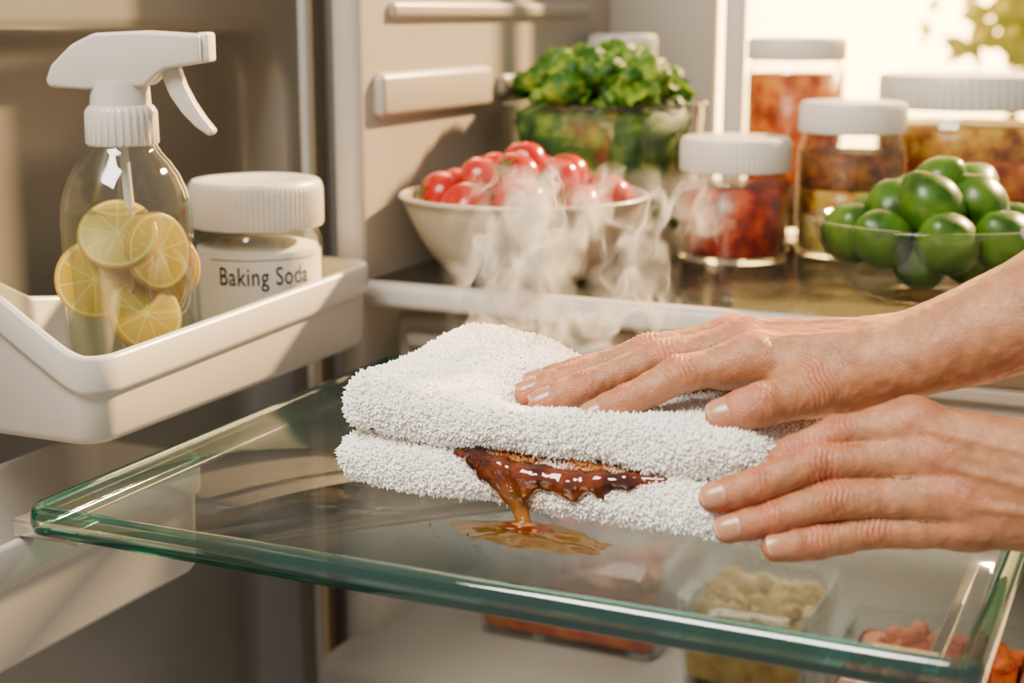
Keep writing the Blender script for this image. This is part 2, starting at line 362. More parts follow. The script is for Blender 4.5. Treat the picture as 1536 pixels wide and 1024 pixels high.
co=np.array([v.co[:] for v in tm.vertices]); wd=co[:,0].max()-co[:,0].min(); s=.074/wd
bpy.data.objects.remove(to)
cx=(co[:,0].max()+co[:,0].min())/2
V=[]
for c in co:
    t=th0+(c[0]-cx)*s/jr
    V.append((JX+(jr+.0011)*math.cos(t),JY+(jr+.0011)*math.sin(t),.0795+c[1]*s*1.45))
mesh_obj('label_text',V,[tuple(p.vertices) for p in tm.polygons],M_ink,bj,smooth=False)
for zz in (.0990,):
    vs=[];fs=[]
    for i in range(n+1):
        t=th0+math.radians(-50+100*i/n)
        for z in (zz,zz+.0006): vs.append((JX+(jr+.0010)*math.cos(t),JY+(jr+.0010)*math.sin(t),z))
    for i in range(n): fs.append((2*i,2*i+2,2*i+3,2*i+1))
    mesh_obj('label_rule',vs,fs,M_ink,bj)

# ------------------------------------------------------------------ bowls and jars on mid shelf
ZS=.0562
def bowl(name,loc,rt,rb,h,mat,parent,th=.004,pw=.6):
    out=[];inn=[]
    n=14
    for i in range(n+1):
        t=i/n; r=rb+(rt-rb)*t**pw; out.append((r,h*t**1.25))
    for i in range(n,-1,-1):
        t=i/n; r=rb+(rt-rb)*t**pw; inn.append((r-th,max(th,h*t**1.25)))
    prof=[(rb*.8,0)]+out+[(rt+.0025,h+.001),(rt+.003,h+.003),(rt,h+.0045),(rt-th,h+.003)]+inn
    return lathe(name,prof,loc,mat,parent,80)
sphV,sphF=uvs_sphere(24,16)
def blob(name,loc,scale,mat,parent,rot=(0,0,0),fn=None):
    V=sphV.copy()
    if fn: V=fn(V)
    o=mesh_obj(name,V*np.array(scale),sphF,mat,parent); o.location=loc; o.rotation_euler=rot; return o
def tomato_fn(V):
    r=np.hypot(V[:,0],V[:,1]); a=np.arctan2(V[:,1],V[:,0])
    W=V.copy(); k=1+.03*np.cos(5*a)*r; W[:,0]*=k; W[:,1]*=k
    W[:,2]=V[:,2]*.88-np.where(V[:,2]>0,.16*np.exp(-(r/.3)**2),0); return W
def calyx(parent,loc,r,rot):
    vs=[(0,0,.0)];fs=[]
    for k in range(5):
        a=2*pi*k/5+random.random()*.3
        for dr,da,z in ((.35,-.35,.03),(1,0,-.12+random.random()*.3),(.35,.35,.03)):
            vs.append((dr*math.cos(a+da)*.75,dr*math.sin(a+da)*.75,z))
        b0=1+3*k; fs.append((0,b0,b0+1,b0+2))
    o=mesh_obj('calyx',np.array(vs)*r,fs,M_calyx,parent); o.location=loc; o.rotation_euler=rot
tb=empty('bowl_of_tomatoes'); TX,TY=-.553,1.246
bowl('bowl',(TX,TY,ZS),.110,.050,.072,M_ceram,tb)
pos=[]
for ring,(rr_,zz,nn) in enumerate(((.075,.128,9),(.038,.146,6),(.0,.158,1),(.045,.110,6))):
    for q in range(nn):
        a=2*pi*q/nn+ring*.5+.2
        pos.append((TX+rr_*math.cos(a),TY+rr_*math.sin(a),zz+random.uniform(-.003,.004)))
for p in pos:
    r=random.uniform(.0215,.025); rot=(random.uniform(-.2,1.3),random.uniform(-.9,.9),random.uniform(-.8,.8))
    blob('tomato_part',p,(r,r,r),M_tomato,tb,rot,tomato_fn)
    up=Euler(rot).to_matrix()@Vector((0,0,r*.80))
    if random.random()<.75: calyx(tb,Vector(p)+up,r*.95,rot)

gb=empty('bowl_of_greens'); GX,GY=-.567,1.476
bowl('glass_bowl',(GX,GY,ZS),.104,.075,.142,M_glass,gb,.003,.45)
def leafpatch(V0,F0,c,size,nrm):
    nrm=Vector(nrm).normalized(); t=nrm.orthogonal().normalized(); t.rotate(Matrix.Rotation(random.random()*6.28,3,nrm)); b_=nrm.cross(t)
    base=len(V0); nu,nv=6,5
    for i in range(nu):
        u=i/(nu-1); wdt=math.sin(pi*min(.97,max(.05,u)))**.7*.45
        for j in range(nv):
            v=(j/(nv-1)-.5)*2
            p=Vector(c)+t*(u-.5)*size+b_*v*wdt*size+nrm*(size*(.18*abs(v)-.35*(u-.5)**2+.05*math.sin(9*u+5*v)))
            V0.append(p)
    for i in range(nu-1):
        for j in range(nv-1):
            a=base+i*nv+j; F0.append((a,a+nv,a+nv+1,a+1))
V0=[];F0=[]
for i in range(320):
    a=random.random()*2*pi; zz=random.random()
    if zz<.6:
        z=.075+.12*zz/.6; rr_=.088*(.80+.20*random.random())*(.78+.22*(zz/.6))
    else:
        rr_=.09*math.sqrt(random.random()); z=.190+.045*math.sqrt(max(0,1-(rr_/.1)**2))*random.uniform(.7,1.1)
    c=(GX+rr_*math.cos(a),GY+rr_*math.sin(a),z)
    leafpatch(V0,F0,c,random.uniform(.018,.030),(math.cos(a)*.7+random.uniform(-.5,.5),math.sin(a)*.7+random.uniform(-.5,.5),.6))
mesh_obj('leaves',V0,F0,M_leaf,gb)
def broc(V):
    W=V.copy()
    for i in range(len(W)):
        n_=mnoise.noise(Vector(V[i])*4.5)+.5*mnoise.noise(Vector(V[i])*10); W[i]*=1+.35*n_
    return W
for i in range(34):
    a=random.random()*6.28; rr_=.084*math.sqrt(random.random()); s=random.uniform(.014,.024)
    blob('floret',(GX+rr_*math.cos(a),GY+rr_*math.sin(a),.212+.032*(1-(rr_/.09)**2)),(s,s,s*.9),M_leaf,gb,(random.random(),random.random(),random.random()*6),broc)
lathe('packed_greens',[(.06,.066),(.078,.10),(.086,.15),(.09,.19),(.05,.21),(0,.215)],(GX,GY,0),M_leaf,gb,40)

lmb=empty('bowl_of_limes'); LX,LY=-.200,1.305
bowl('glass_bowl',(LX,LY,ZS),.104,.050,.062,M_glass,lmb,.0035,.6)
def lime_fn(V):
    W=V.copy(); s=np.sign(V[:,0]); W[:,0]=V[:,0]*1.15+s*.14*np.clip((np.abs(V[:,0])-.85)/.15,0,1)
    for i in range(len(W)): W[i]*=1+.05*mnoise.noise(Vector(V[i])*1.6)
    return W
for ring,(rr_,zz,nn) in enumerate(((.069,.109,8),(.036,.132,5),(.0,.148,1),(.03,.092,3))):
    for q in range(nn):
        a=2*pi*q/nn+ring*.7+.3; r=random.uniform(.0225,.0265)
        blob('lime_part',(LX+rr_*math.cos(a),LY+rr_*math.sin(a),zz+random.uniform(-.004,.006)),(r,r,r*.97),M_lime,lmb,(random.uniform(-.5,.5),random.uniform(-.9,.9),random.random()*6),lime_fn)

def jar(name,x,y,r,h,lidh,layers,lidr=None,z0=ZS):
    e=empty(name); lr=lidr or r*.96; b=h-lidh
    lathe('jar_glass',[(r*.85,.0),(r*.97,.002),(r,.008),(r,b-.022),(r*.95,b-.010),(lr*.93,b-.004),(lr*.93,b+.004),(lr*.93-.003,b+.004),(lr*.90,b-.006),(r*.92,b-.012),(r-.003,b-.024),(r-.003,.008),(r*.85,.004)],(x,y,z0),M_glass,e,72)
    zz=.006
    for k,(f,m) in enumerate(layers):
        z2=.006+(b-.02)*f
        lathe('contents_%d'%k,[(r-.006,zz),(r-.0038,zz+.002),(r-.0038,z2-.001),(r-.008,z2),(0,z2)],(x,y,z0),m,e,56); zz=z2
    lathe('lid',[(lr,b),(lr+.001,b+.001),(lr+.001,h-.005),(lr-.001,h-.001),(lr-.005,h),(0,h)],(x,y,z0),M_lid,e,240,ridge={1:.0004,2:.0004},sharp=34)
    return e
jar('jar_of_red_sauce',-.410,1.425,.054,.118,.032,[(1.0,M_red)])
jar('jar_of_preserves',-.315,1.503,.053,.150,.030,[(.35,M_cream),(.6,M_pickle),(.95,M_brown)])
jar('jar_of_honey_nuts',-.412,1.658,.054,.208,.024,[(.3,M_brown),(1.0,M_amber)])
jar('jar_of_pickles',-.232,1.655,.090,.172,.034,[(.35,M_brown),(.7,M_amber),(.98,M_pickle)])
jar('jar_of_cream',-.625,1.690,.040,.21,.03,[(.9,M_cream)])

# ------------------------------------------------------------------ lower food containers
def container(name,x0,x1,y0,y1,h,m):
    e=empty(name); z=-.2845
    def C(d,zz,r=.02): return [(p[0],p[1],zz) for p in rrect(x0+d,x1-d,y0+d,y1-d,max(.004,r-d),6)]
    loft('glass_box',[C(.012,z),C(.006,z+.004),C(0,z+h),C(.003,z+h),C(.009,z+.007),C(.014,z+.004)],M_glass,e)
    V=[];F=[]
    nx,ny=26,14
    for i in range(nx):
        for j in range(ny):
            px=x0+.012+(x1-x0-.024)*i/(nx-1); py=y0+.012+(y1-y0-.024)*j/(ny-1)
            V.append((px,py,z+h*.70+.012*mnoise.noise(Vector((px*40,py*40,h*30)))))
    for i in range(nx-1):
        for j in range(ny-1): F.append((i*ny+j,(i+1)*ny+j,(i+1)*ny+j+1,i*ny+j+1))
    mesh_obj('food_top',V,F,m,e)
    loft('food',[C(.013,z+.006),C(.009,z+.012),C(.008,z+h*.69)],m,e,cap1=False)
    for q in range(26):
        r=random.uniform(.009,.016)
        blob('food_piece',(random.uniform(x0+.02,x1-.02),random.uniform(y0+.02,y1-.02),z+h*.72+random.uniform(0,.006)),(r,r,r*.8),m,e,(random.random()*3,random.random()*3,0),broc)
    return e
container('food_container',-.595,-.405,1.21,1.38,.095,M_orange)
container('food_container.001',-.385,-.265,1.18,1.32,.08,M_cream)
container('food_container.002',-.245,-.09,1.13,1.29,.06,M_orange)

# ------------------------------------------------------------------ towel
def slab(FL,FRt,BR,BL,z0,th,field,nx=150,ny=84,nz=20,seed=0):
    Lx,Ly,Lz=.27,.15,th; hx,hy,hz=Lx/2,Ly/2,Lz/2; r=hz*.98
    faces=[];V=[]
    def grid(fn,a,b):
        base=len(V)
        for i in range(a+1):
            for j in range(b+1): V.append(fn(2*i/a-1,2*j/b-1))
        for i in range(a):
            for j in range(b):
                q=base+i*(b+1)+j; faces.append((q,q+b+1,q+b+2,q+1))
    grid(lambda u,v:(u*hx,v*hy,hz),nx,ny); grid(lambda u,v:(v*hx,u*hy,-hz),ny,nx)
    grid(lambda u,v:(u*hx,-hy,v*hz),nx,nz)
    grid(lambda u,v:(v*hx,hy,u*hz),nz,nx)
    grid(lambda u,v:(-hx,v*hy,u*hz),nz,ny)
    grid(lambda u,v:(hx,u*hy,v*hz),ny,nz)
    V=np.array(V)
    c=np.clip(V,[-hx+r,-hy+r,-hz+r],[hx-r,hy-r,hz-r]); d=V-c
    V=c+r*d/np.maximum(1e-9,np.linalg.norm(d,axis=1,keepdims=True))
    s=(V[:,0]/hx+1)/2; t=(V[:,1]/hy+1)/2
    FL,FRt,BR,BL=[np.array(q) for q in (FL,FRt,BR,BL)]
    XY=(1-s)[:,None]*((1-t)[:,None]*FL+t[:,None]*BL)+s[:,None]*((1-t)[:,None]*FRt+t[:,None]*BR)
    zn=V[:,2]/hz
    out=np.zeros_like(V)
    for i in range(len(V)):
        x,y=XY[i]; 
        n1=mnoise.noise(Vector((x*22,y*22,seed+zn[i]*.6))); n2=mnoise.noise(Vector((x*60,y*60,seed+5+V[i][2]*60)))
        top,bot=field(x,y)
        z=(bot+top)/2+zn[i]*(top-bot)/2
        wob=.0040*n1+.0010*n2
        edge=max(abs(2*s[i]-1),abs(2*t[i]-1))
        out[i]=(x+wob*(1 if edge>.8 else .3),y+wob*(1 if edge>.8 else .3),z+(wob*.8 if zn[i]>0 or z0>.01 else .2*abs(wob)))
    return out,faces
def g(x,y,cx,cy,sx_,sy_): return math.exp(-((x-cx)/sx_)**2-((y-cy)/sy_)**2)
def f_low(x,y):
    return .0345-.006*g(x,y,-.19,.78,.03,.05),.0026
def f_top(x,y):
    bot=.0345-.003*g(x,y,-.20,.80,.04,.06)+.004*g(x,y,-.475,.79,.05,.05)
    top=.0665+.013*g(x,y,-.43,.905,.05,.05)+.006*g(x,y,-.47,.80,.05,.06)-.017*g(x,y,-.335,.828,.055,.032)-.005*g(x,y,-.22,.82,.05,.04)+.004*g(x,y,-.33,.93,.08,.03)
    return top,bot
tw=empty('folded_towel')
A=slab((-.476,.777),(-.196,.772),(-.180,.875),(-.468,.935),0,.034,f_low,seed=1)
B=slab((-.473,.780),(-.212,.778),(-.183,.872),(-.464,.938),.035,.034,f_top,seed=9)
def stain_amt(P):
    x,y,z=P[:,0],P[:,1],P[:,2]
    n_=np.array([mnoise.noise(Vector((a*70,b_*70,c*70))) for a,b_,c in P])
    wx=np.clip(1-((x+.325)/.066)**2,0,1)
    low=.031-.014*wx*(.6+.8*n_)
    m=((y<.80)&(z<.045)).astype(float)
    s=np.clip((z-low)/.010,0,1)*(wx>0.02)*m*np.clip(1-(z-.036)/.003,0,1)
    drip=np.exp(-((x+.347+.004*n_)/.014)**2)*m*(z<.035)
    return np.clip(np.maximum(s,drip*.6),0,1)
def towel_piece(name,VF,zmin):
    V,F=VF
    o=mesh_obj(name+'_cloth',V,F,M_towel,tw); fix_normals(o)
    sc=stain_amt(V)
    w=np.array([.985,.955,.905]); st=np.array([.50,.18,.018])
    set_col(o,w+(st-w)*sc[:,None])
    F=np.array(F); Q=V[F]; 
    nrm=np.cross(Q[:,2]-Q[:,0],Q[:,3]-Q[:,1]); ar=np.linalg.norm(nrm,axis=1)/2; nn=nrm/np.maximum(1e-12,2*ar)[:,None]
    cen=V.mean(0); fc=Q.mean(1)
    sgn=np.sign(((fc-np.array([np.clip(fc[:,0],V[:,0].min()+.017,V[:,0].max()-.017),np.clip(fc[:,1],.797,.915),np.full(len(fc),cen[2])]).T)*nn).sum(1)); nn*=np.where(sgn==0,1,sgn)[:,None]
    ok=(nn[:,2]>-.75)
    p=ar*ok; p/=p.sum()
    n=42000
    idx=rng.choice(len(F),n,p=p); a,b_=rng.random(n)[:,None],rng.random(n)[:,None]
    P=Q[idx,0]*(1-a)*(1-b_)+Q[idx,1]*a*(1-b_)+Q[idx,2]*a*b_+Q[idx,3]*(1-a)*b_
    Nn=nn[idx]
    sw=np.array([[mnoise.noise(Vector(q)*55),mnoise.noise(Vector(q)*55+Vector((9,9,9))),mnoise.noise(Vector(q)*55+Vector((3,17,5)))] for q in P])
    D=Nn+1.1*sw+rng.normal(0,.40,(n,3))+np.array([0,0,-.15]); D/=np.linalg.norm(D,axis=1,keepdims=True)
    dt=(D*Nn).sum(1); D=np.where(dt[:,None]<.25,D+Nn*.5,D); D/=np.linalg.norm(D,axis=1,keepdims=True)
    ref=np.where(np.abs(D[:,2:3])>.9,np.array([[1.,0,0]]),np.array([[0,0,1.]]))
    T=np.cross(D,ref); T/=np.linalg.norm(T,axis=1,keepdims=True); Bv=np.cross(D,T)
    Ln=rng.uniform(.0018,.0034,n)[:,None]; rd=rng.uniform(.00058,.00086,n)[:,None]
    bend=rng.normal(0,.0006,(n,3))
    rings=[]
    for k in range(5):
        an=2*pi*k/5; rings.append(P+D*Ln*.15+(T*math.cos(an)+Bv*math.sin(an))*rd*.75)
    for k in range(5):
        an=2*pi*k/5; rings.append(P+D*Ln*.70+bend+(T*math.cos(an)+Bv*math.sin(an))*rd*1.1)
    tip=P+D*Ln+bend*1.5
    allv=np.stack([*rings,tip],1).reshape(-1,3); allv[:,2]=np.maximum(allv[:,2],.0004)
    base=np.arange(n)[:,None]*11
    fl=[]
    for k in range(5):
        k2=(k+1)%5; fl.append(np.hstack([base+k,base+k2,base+5+k2])); fl.append(np.hstack([base+k,base+5+k2,base+5+k])); fl.append(np.hstack([base+5+k,base+5+k2,base+10]))
    fa=np.vstack(fl)
    me=bpy.data.meshes.new(name+'_loops'); me.vertices.add(len(allv)); me.vertices.foreach_set('co',allv.ravel())
    me.loops.add(fa.size); me.loops.foreach_set('vertex_index',fa.ravel().astype(np.int32))
    me.polygons.add(len(fa)); me.polygons.foreach_set('loop_start',np.arange(0,fa.size,3,dtype=np.int32)); me.polygons.foreach_set('loop_total',np.full(len(fa),3,dtype=np.int32))
    me.polygons.foreach_set('use_smooth',np.ones(len(fa),dtype=bool)); me.update(calc_edges=True); me.materials.append(M_towel)
    o2=bpy.data.objects.new(name+'_loops',me); link(o2,tw)
    sc=stain_amt(P); cc=w+(st-w)*sc[:,None]; cc=np.minimum(.99,cc*rng.uniform(.97,1.02,(n,1)))
    set_col(o2,np.repeat(cc,11,axis=0))
towel_piece('lower_fold',A,0); towel_piece('upper_fold',B,.035)

# ------------------------------------------------------------------ SDF surfacing
ICO=bmesh.new(); bmesh.ops.create_icosphere(ICO,subdivisions=2,radius=1); icoV=np.array([v.co[:] for v in ICO.verts]); icoF=np.array([[v.index for v in f.verts] for f in ICO.faces]); ICO.free()
def cone(P,c):
    a,b_,ra,rb=c; ba=b_-a; L=max(1e-12,float(ba@ba)); t=np.clip(((P-a)@ba)/L,0,1)
    return np.linalg.norm(P-(a+t[:,None]*ba),axis=1)-(ra+(rb-ra)*t)
def smin(a,b_,k):
    h=np.maximum(k-np.abs(a-b_),0)/k; return np.minimum(a,b_)-h*h*k*.25
def surf(cones,f,voxel):
    Vs=[];Fs=[];o_=0
    for a,b_,ra,rb in cones:
        L=np.linalg.norm(b_-a); m=max(2,int(L/(.3*min(ra,rb)))+1)
        for i in range(m+1):
            t=i/m; Vs.append(icoV*(ra+(rb-ra)*t)+a+(b_-a)*t); Fs.append(icoF+o_); o_+=len(icoV)
    me=bpy.data.meshes.new('tmp'); me.from_pydata(np.vstack(Vs).tolist(),[],np.vstack(Fs).tolist()); me.update()
    ob=bpy.data.objects.new('tmp',me); COL.objects.link(ob)
    md=ob.modifiers.new('r','REMESH'); md.mode='VOXEL'; md.voxel_size=voxel
    bpy.context.view_layer.update()
    ev=ob.evaluated_get(bpy.context.evaluated_depsgraph_get()); m2=ev.to_mesh()
    V=np.empty(len(m2.vertices)*3); m2.vertices.foreach_get('co',V); V=V.reshape(-1,3).copy()
    F=[tuple(p.vertices) for p in m2.polygons]; ev.to_mesh_clear(); bpy.data.objects.remove(ob)
    E=1e-4
    def grad(V,f0):
        return np.stack([(f(V+np.eye(3)[i]*E)-f0)/E for i in range(3)],1)
    for it in range(5):
        f0=f(V); G=grad(V,f0); gl=np.maximum(.3,np.linalg.norm(G,axis=1)); V=V-G*(np.clip(f0,-.003,.003)/gl**2)[:,None]*.9
    f0=f(V); G=grad(V,f0); Nn=G/np.maximum(1e-6,np.linalg.norm(G,axis=1,keepdims=True))
    return V,F,Nn
def A3(*p): return np.array(p,float)
def build_hand(name,fingers,palm,kpalm=.014,scale=1.0,veins=()):
    chains=[]
    for fg in fingers:
        fg['r']=[q*scale for q in fg['r']]
        J=[A3(*q) for q in fg['J']]; r=fg['r']; seg=[]
        for i in range(3):
            mid=(J[i]+J[i+1])/2; rm=(r[i]+r[i+1])/2*(.93 if i<2 else 1.0)
            upv=A3(*fg['up']); 
            mid=mid-(upv/np.linalg.norm(upv))*(.0006 if i<2 else 0)
            seg+=[(J[i],mid,r[i],rm),(mid,J[i+1],rm,r[i+1])]
        chains.append(seg)
    palmc=[(A3(*a),A3(*b_),ra,rb) for a,b_,ra,rb in palm]
    veinc=[(A3(*v[i]),A3(*v[i+1]),0.,0.) for v in veins for i in range(len(v)-1)]
    def f(P):
        pd=None
        for c in palmc:
            d=cone(P,c); pd=d if pd is None else smin(pd,d,kpalm)
        res=None
        for ch in chains:
            fd=None
            for c in ch:
                d=cone(P,c); fd=d if fd is None else smin(fd,d,.0025)
            fd=smin(fd,pd,.010)
            res=fd if res is None else smin(res,fd,.0007)
        return res
    V,F,Nn=surf([c for ch in chains for c in ch]+palmc,f,.00090)
    base=A3(.370,.152,.064); red=A3(.40,.098,.045); pale=A3(.47,.235,.11)
    red_w=np.zeros(len(V)); disp=np.zeros(len(V))
    for fg in fingers:
        J=[A3(*q) for q in fg['J']]; r=fg['r']; up=A3(*fg['up']); up/=np.linalg.norm(up)
        for i,amp,sg in ((1,.0015,.0088),(2,.0010,.0054)):
            ax=J[i+1]-J[i-1]; ax/=np.linalg.norm(ax)
            d=V-J[i]; u=d@ax; near=np.exp(-(np.linalg.norm(d,axis=1)/(r[i]*1.6))**6)
            dors=np.clip(Nn@up,0,1)
            wv=u+.0010*np.sin((d@np.cross(ax,up))*480)
            disp-=amp*np.exp(-(u/sg)**2)*near*dors*(.5+.5*np.cos(2*pi*wv/.0031))
            red_w+=.65*near*np.exp(-(u/.009)**2)*dors
            disp-=.0006*np.exp(-(u/.0012)**2)*near*np.clip(-(Nn@up),0,1)
        d=np.linalg.norm(V-J[3],axis=1); red_w+=.8*np.exp(-(d/(r[3]*1.6))**2)
        d=np.linalg.norm(V-(J[0]+up*r[0]*.8),axis=1); red_w+=.50*np.exp(-(d/.012)**2); disp+=.0018*np.exp(-(d/.008)**2)
    if veinc:
        vd=np.min(np.stack([cone(V,c) for c in veinc]),axis=0); disp+=.0013*np.exp(-(vd/.0032)**2)
    fold=np.array([mnoise.noise(Vector((q[0]*170,q[1]*430,q[2]*170))) for q in V]); disp+=.00036*fold
    n3=np.array([mnoise.noise(Vector(q)*35) for q in V]); disp+=.0007*n3
    V=V+Nn*disp[:,None]
    e=empty(name)
    o=mesh_obj('hand_skin',V,F,M_skin,e)
    rw=np.clip(red_w+.20*n3,0,1)[:,None]
    c=base*(1-rw)+red*rw; c=c+(pale-base)*np.clip(n3,0,1)[:,None]*.7
    set_col(o,c)
    for fg in fingers:
        if not fg.get('nail',True): continue
        J=[A3(*q) for q in fg['J']]; T=J[3]; ax=T-J[2]; ax/=np.linalg.norm(ax); up=A3(*fg.get('nup',fg['up'])); up-=ax*(up@ax); up/=np.linalg.norm(up); sd=np.cross(ax,up)
        r=fg['r'][3]; R_=r*1.0; vs=[];fs=[];cl=[]; nu,nv=15,17; hl=r*.86
        for i in range(nu):
            for j in range(nv):
                u=2*i/(nu-1)-1; v=2*j/(nv-1)-1
                k=(1-abs(v)**3.2*.55)**.5 if v<0 else (1-.30*v**4)
                th=u*k*math.radians(54); vv=v*(1-.16*u*u) 
                Rr=R_*1.030-.13*r*max(0,v)**2-.03*r*abs(u)**4
                p=T-ax*r*.08+ax*vv*hl+up*math.cos(th)*Rr+sd*math.sin(th)*Rr*.98
                vs.append(p); cl.append((.50,.34,.22) if v>.82 else ((.42,.185,.10) if v>-.72 else (.46,.25,.155)))
        for i in range(nu-1):
            for j in range(nv-1):
                a=i*nv+j; fs.append((a,a+nv,a+nv+1,a+1))
        no=mesh_obj('nail',vs,fs,M_nail,e); set_col(no,np.array(cl))
        so=no.modifiers.new('s','SOLIDIFY'); so.thickness=.0006; so.offset=0
        sb_=no.modifiers.new('b','SUBSURF'); sb_.levels=1; sb_.render_levels=1
    return e
Rf=[dict(J=[(-.226,.840,.095),(-.266,.820,.0855),(-.292,.806,.0700),(-.309,.797,.0610)],r=[.0115,.0107,.0097,.0086],up=(-.35,-.45,.82)),
    dict(J=[(-.238,.861,.098),(-.284,.838,.090),(-.323,.818,.0720),(-.346,.807,.0620)],r=[.0112,.0105,.0095,.0084],up=(-.35,-.35,.87)),
    dict(J=[(-.252,.880,.095),(-.298,.857,.089),(-.338,.835,.0725),(-.362,.822,.0630)],r=[.0110,.0101,.0092,.0082],up=(-.35,-.28,.89)),
    dict(J=[(-.266,.896,.089),(-.307,.875,.083),(-.343,.854,.0725),(-.366,.841,.0650)],r=[.0102,.0091,.0083,.0075],up=(-.35,-.15,.92)),
    dict(J=[(-.168,.856,.085),(-.190,.827,.081),(-.213,.809,.0755),(-.233,.803,.0680)],r=[.0165,.0132,.0120,.0102],up=(-.25,-.72,.65))]
Rp=[((-.166,.848,.094),(-.224,.842,.093),.0180,.0138),((-.164,.858,.098),(-.237,.862,.096),.0185,.0138),((-.162,.868,.097),(-.251,.881,.093),.0185,.0135),((-.160,.878,.093),(-.264,.896,.087),.0172,.0122),
    ((-.226,.842,.092),(-.240,.835,.088),.0125,.0112),((-.238,.862,.094),(-.253,.854,.091),.0125,.0110),((-.252,.881,.091),(-.266,.873,.089),.0122,.0108),
    ((-.168,.856,.083),(-.196,.834,.080),.0195,.0135),((-.163,.882,.081),(-.225,.887,.080),.0160,.0115),
    ((-.150,.850,.096),(-.060,.876,.134),.0215,.0330),((-.150,.872,.096),(-.060,.898,.134),.0215,.0320),
    ((-.060,.876,.134),(.060,.900,.182),.0330,.0420),((-.060,.898,.134),(.060,.912,.182),.0320,.0400)]
Rv=[[(-.162,.846,.112),(-.185,.842,.1115),(-.210,.840,.1085),(-.226,.839,.107)],
    [(-.158,.860,.117),(-.188,.860,.1165),(-.215,.861,.114),(-.238,.861,.111)],
    [(-.158,.872,.116),(-.190,.876,.1145),(-.222,.880,.111),(-.252,.881,.108)],
    [(-.10,.868,.142),(-.13,.872,.126),(-.165,.853,.1155),(-.19,.868,.1165),(-.222,.871,.112)]]
build_hand('human_hand',Rf,Rp,.011,1.05,Rv)
Lf=[dict(J=[(-.130,.811,.074),(-.168,.797,.067),(-.188,.787,.057),(-.198,.781,.045)],r=[.0115,.0100,.0090,.0080],up=(-.3,-.7,.65)),
    dict(J=[(-.115,.809,.057),(-.176,.783,.0535),(-.203,.7670,.0420),(-.2250,.7615,.0335)],r=[.0118,.0106,.0095,.0085],up=(-.1,-.88,.45)),
    dict(J=[(-.103,.805,.038),(-.166,.778,.0355),(-.194,.7650,.0255),(-.2160,.7600,.0175)],r=[.0116,.0106,.0095,.0085],up=(-.1,-.92,.35)),
    dict(J=[(-.097,.806,.020),(-.145,.788,.0182),(-.171,.771,.0135),(-.1895,.7620,.0105)],r=[.0108,.0105,.0096,.0086],up=(-.1,-.90,.42)),
    dict(J=[(-.070,.838,.050),(-.115,.838,.046),(-.150,.832,.040),(-.172,.826,.036)],r=[.0140,.0110,.0098,.0085],up=(0,1,.2),nail=False)]
Lp=[((-.055,.815,.061),(-.130,.812,.071),.0185,.0135),((-.052,.812,.050),(-.115,.810,.056),.0185,.0135),((-.050,.812,.037),(-.103,.808,.037),.0175,.0132),((-.048,.814,.027),(-.097,.808,.022),.0165,.0124),
    ((-.130,.812,.070),(-.143,.808,.068),.0120,.0105),((-.115,.810,.055),(-.132,.803,.054),.0124,.0110),((-.103,.806,.036),(-.120,.799,.036),.0120,.0110),
    ((-.055,.830,.052),(-.110,.830,.050),.0160,.0110),
    ((-.045,.815,.060),(.060,.815,.075),.0200,.0280),((-.045,.815,.036),(.060,.810,.053),.0200,.0270),((.060,.815,.075),(.16,.815,.09),.028,.034),((.060,.81,.053),(.16,.81,.07),.027,.034)]
Lv=[[(-.050,.7965,.066),(-.08,.7965,.070),(-.110,.7985,.073),(-.130,.799,.077)],
    [(-.050,.7930,.050),(-.08,.7935,.053),(-.10,.7955,.055),(-.118,.7960,.057)],
    [(-.050,.7945,.037),(-.075,.7940,.037),(-.10,.7935,.037)]]
build_hand('human_hand.001',Lf,Lp,.011,1.02,Lv)
sl=empty('shirt_sleeve')
ax=Vector((.12,.026,.048)).normalized(); o0=Vector((-.070,.885,.1300)); t1=Vector((0,0,1)); t1=(t1-ax*t1.dot(ax)).normalized(); t2=ax.cross(t1)
loops=[]
for i,(s_,r_) in enumerate([(0.004,.0405),(0,.0425),(.002,.0450),(.02,.0475),(.05,.050),(.09,.054),(.13,.057)]):
    loops.append([tuple(o0+ax*(s_+(.020 if i<4 else 0)-.024*math.cos(2*pi*k/48))+(t1*math.cos(2*pi*k/48)+t2*math.sin(2*pi*k/48))*(r_+.0015*math.sin(5*2*pi*k/48+i))) for k in range(48)])
loft('cuff',loops,M_sleeve,sl,cap0=False,cap1=False)

# ------------------------------------------------------------------ syrup stain
def chain(lst):
    return [(A3(*lst[i][:3]),A3(*lst[i+1][:3]),lst[i][3],lst[i+1][3]) for i in range(len(lst)-1)]
band=[(-.390,.781,.0335,.0026),(-.374,.779,.0315,.0046),(-.360,.777,.0290,.0060),(-.345,.776,.0265,.0068),(-.330,.776,.0265,.0070),(-.312,.776,.0260,.0068),(-.297,.777,.0280,.0058),(-.281,.778,.0305,.0046),(-.260,.780,.0332,.0024)]
sy=chain(band)+chain([(-.368,.776,.028,.004),(-.361,.7745,.0215,.0038),(-.352,.7738,.014,.0036),(-.345,.7730,.006,.0034),(-.341,.770,.0005,.0036)])
sy+=chain([(-.340,.775,.025,.0050),(-.342,.7742,.0185,.0040),(-.345,.7738,.012,.0030)])
sy+=chain([(-.318,.775,.025,.0055),(-.312,.7748,.0185,.0036),(-.309,.775,.0145,.0020)])+chain([(-.376,.778,.030,.0034),(-.371,.7755,.022,.0020)])+chain([(-.300,.776,.027,.0046),(-.293,.775,.0205,.0020)])
def fs_(P):
    r=None
    for c in sy:
        d=cone(P,c); r=d if r is None else smin(r,d,.006)
    return r
V,F,Nn=surf(sy,fs_,.0008)
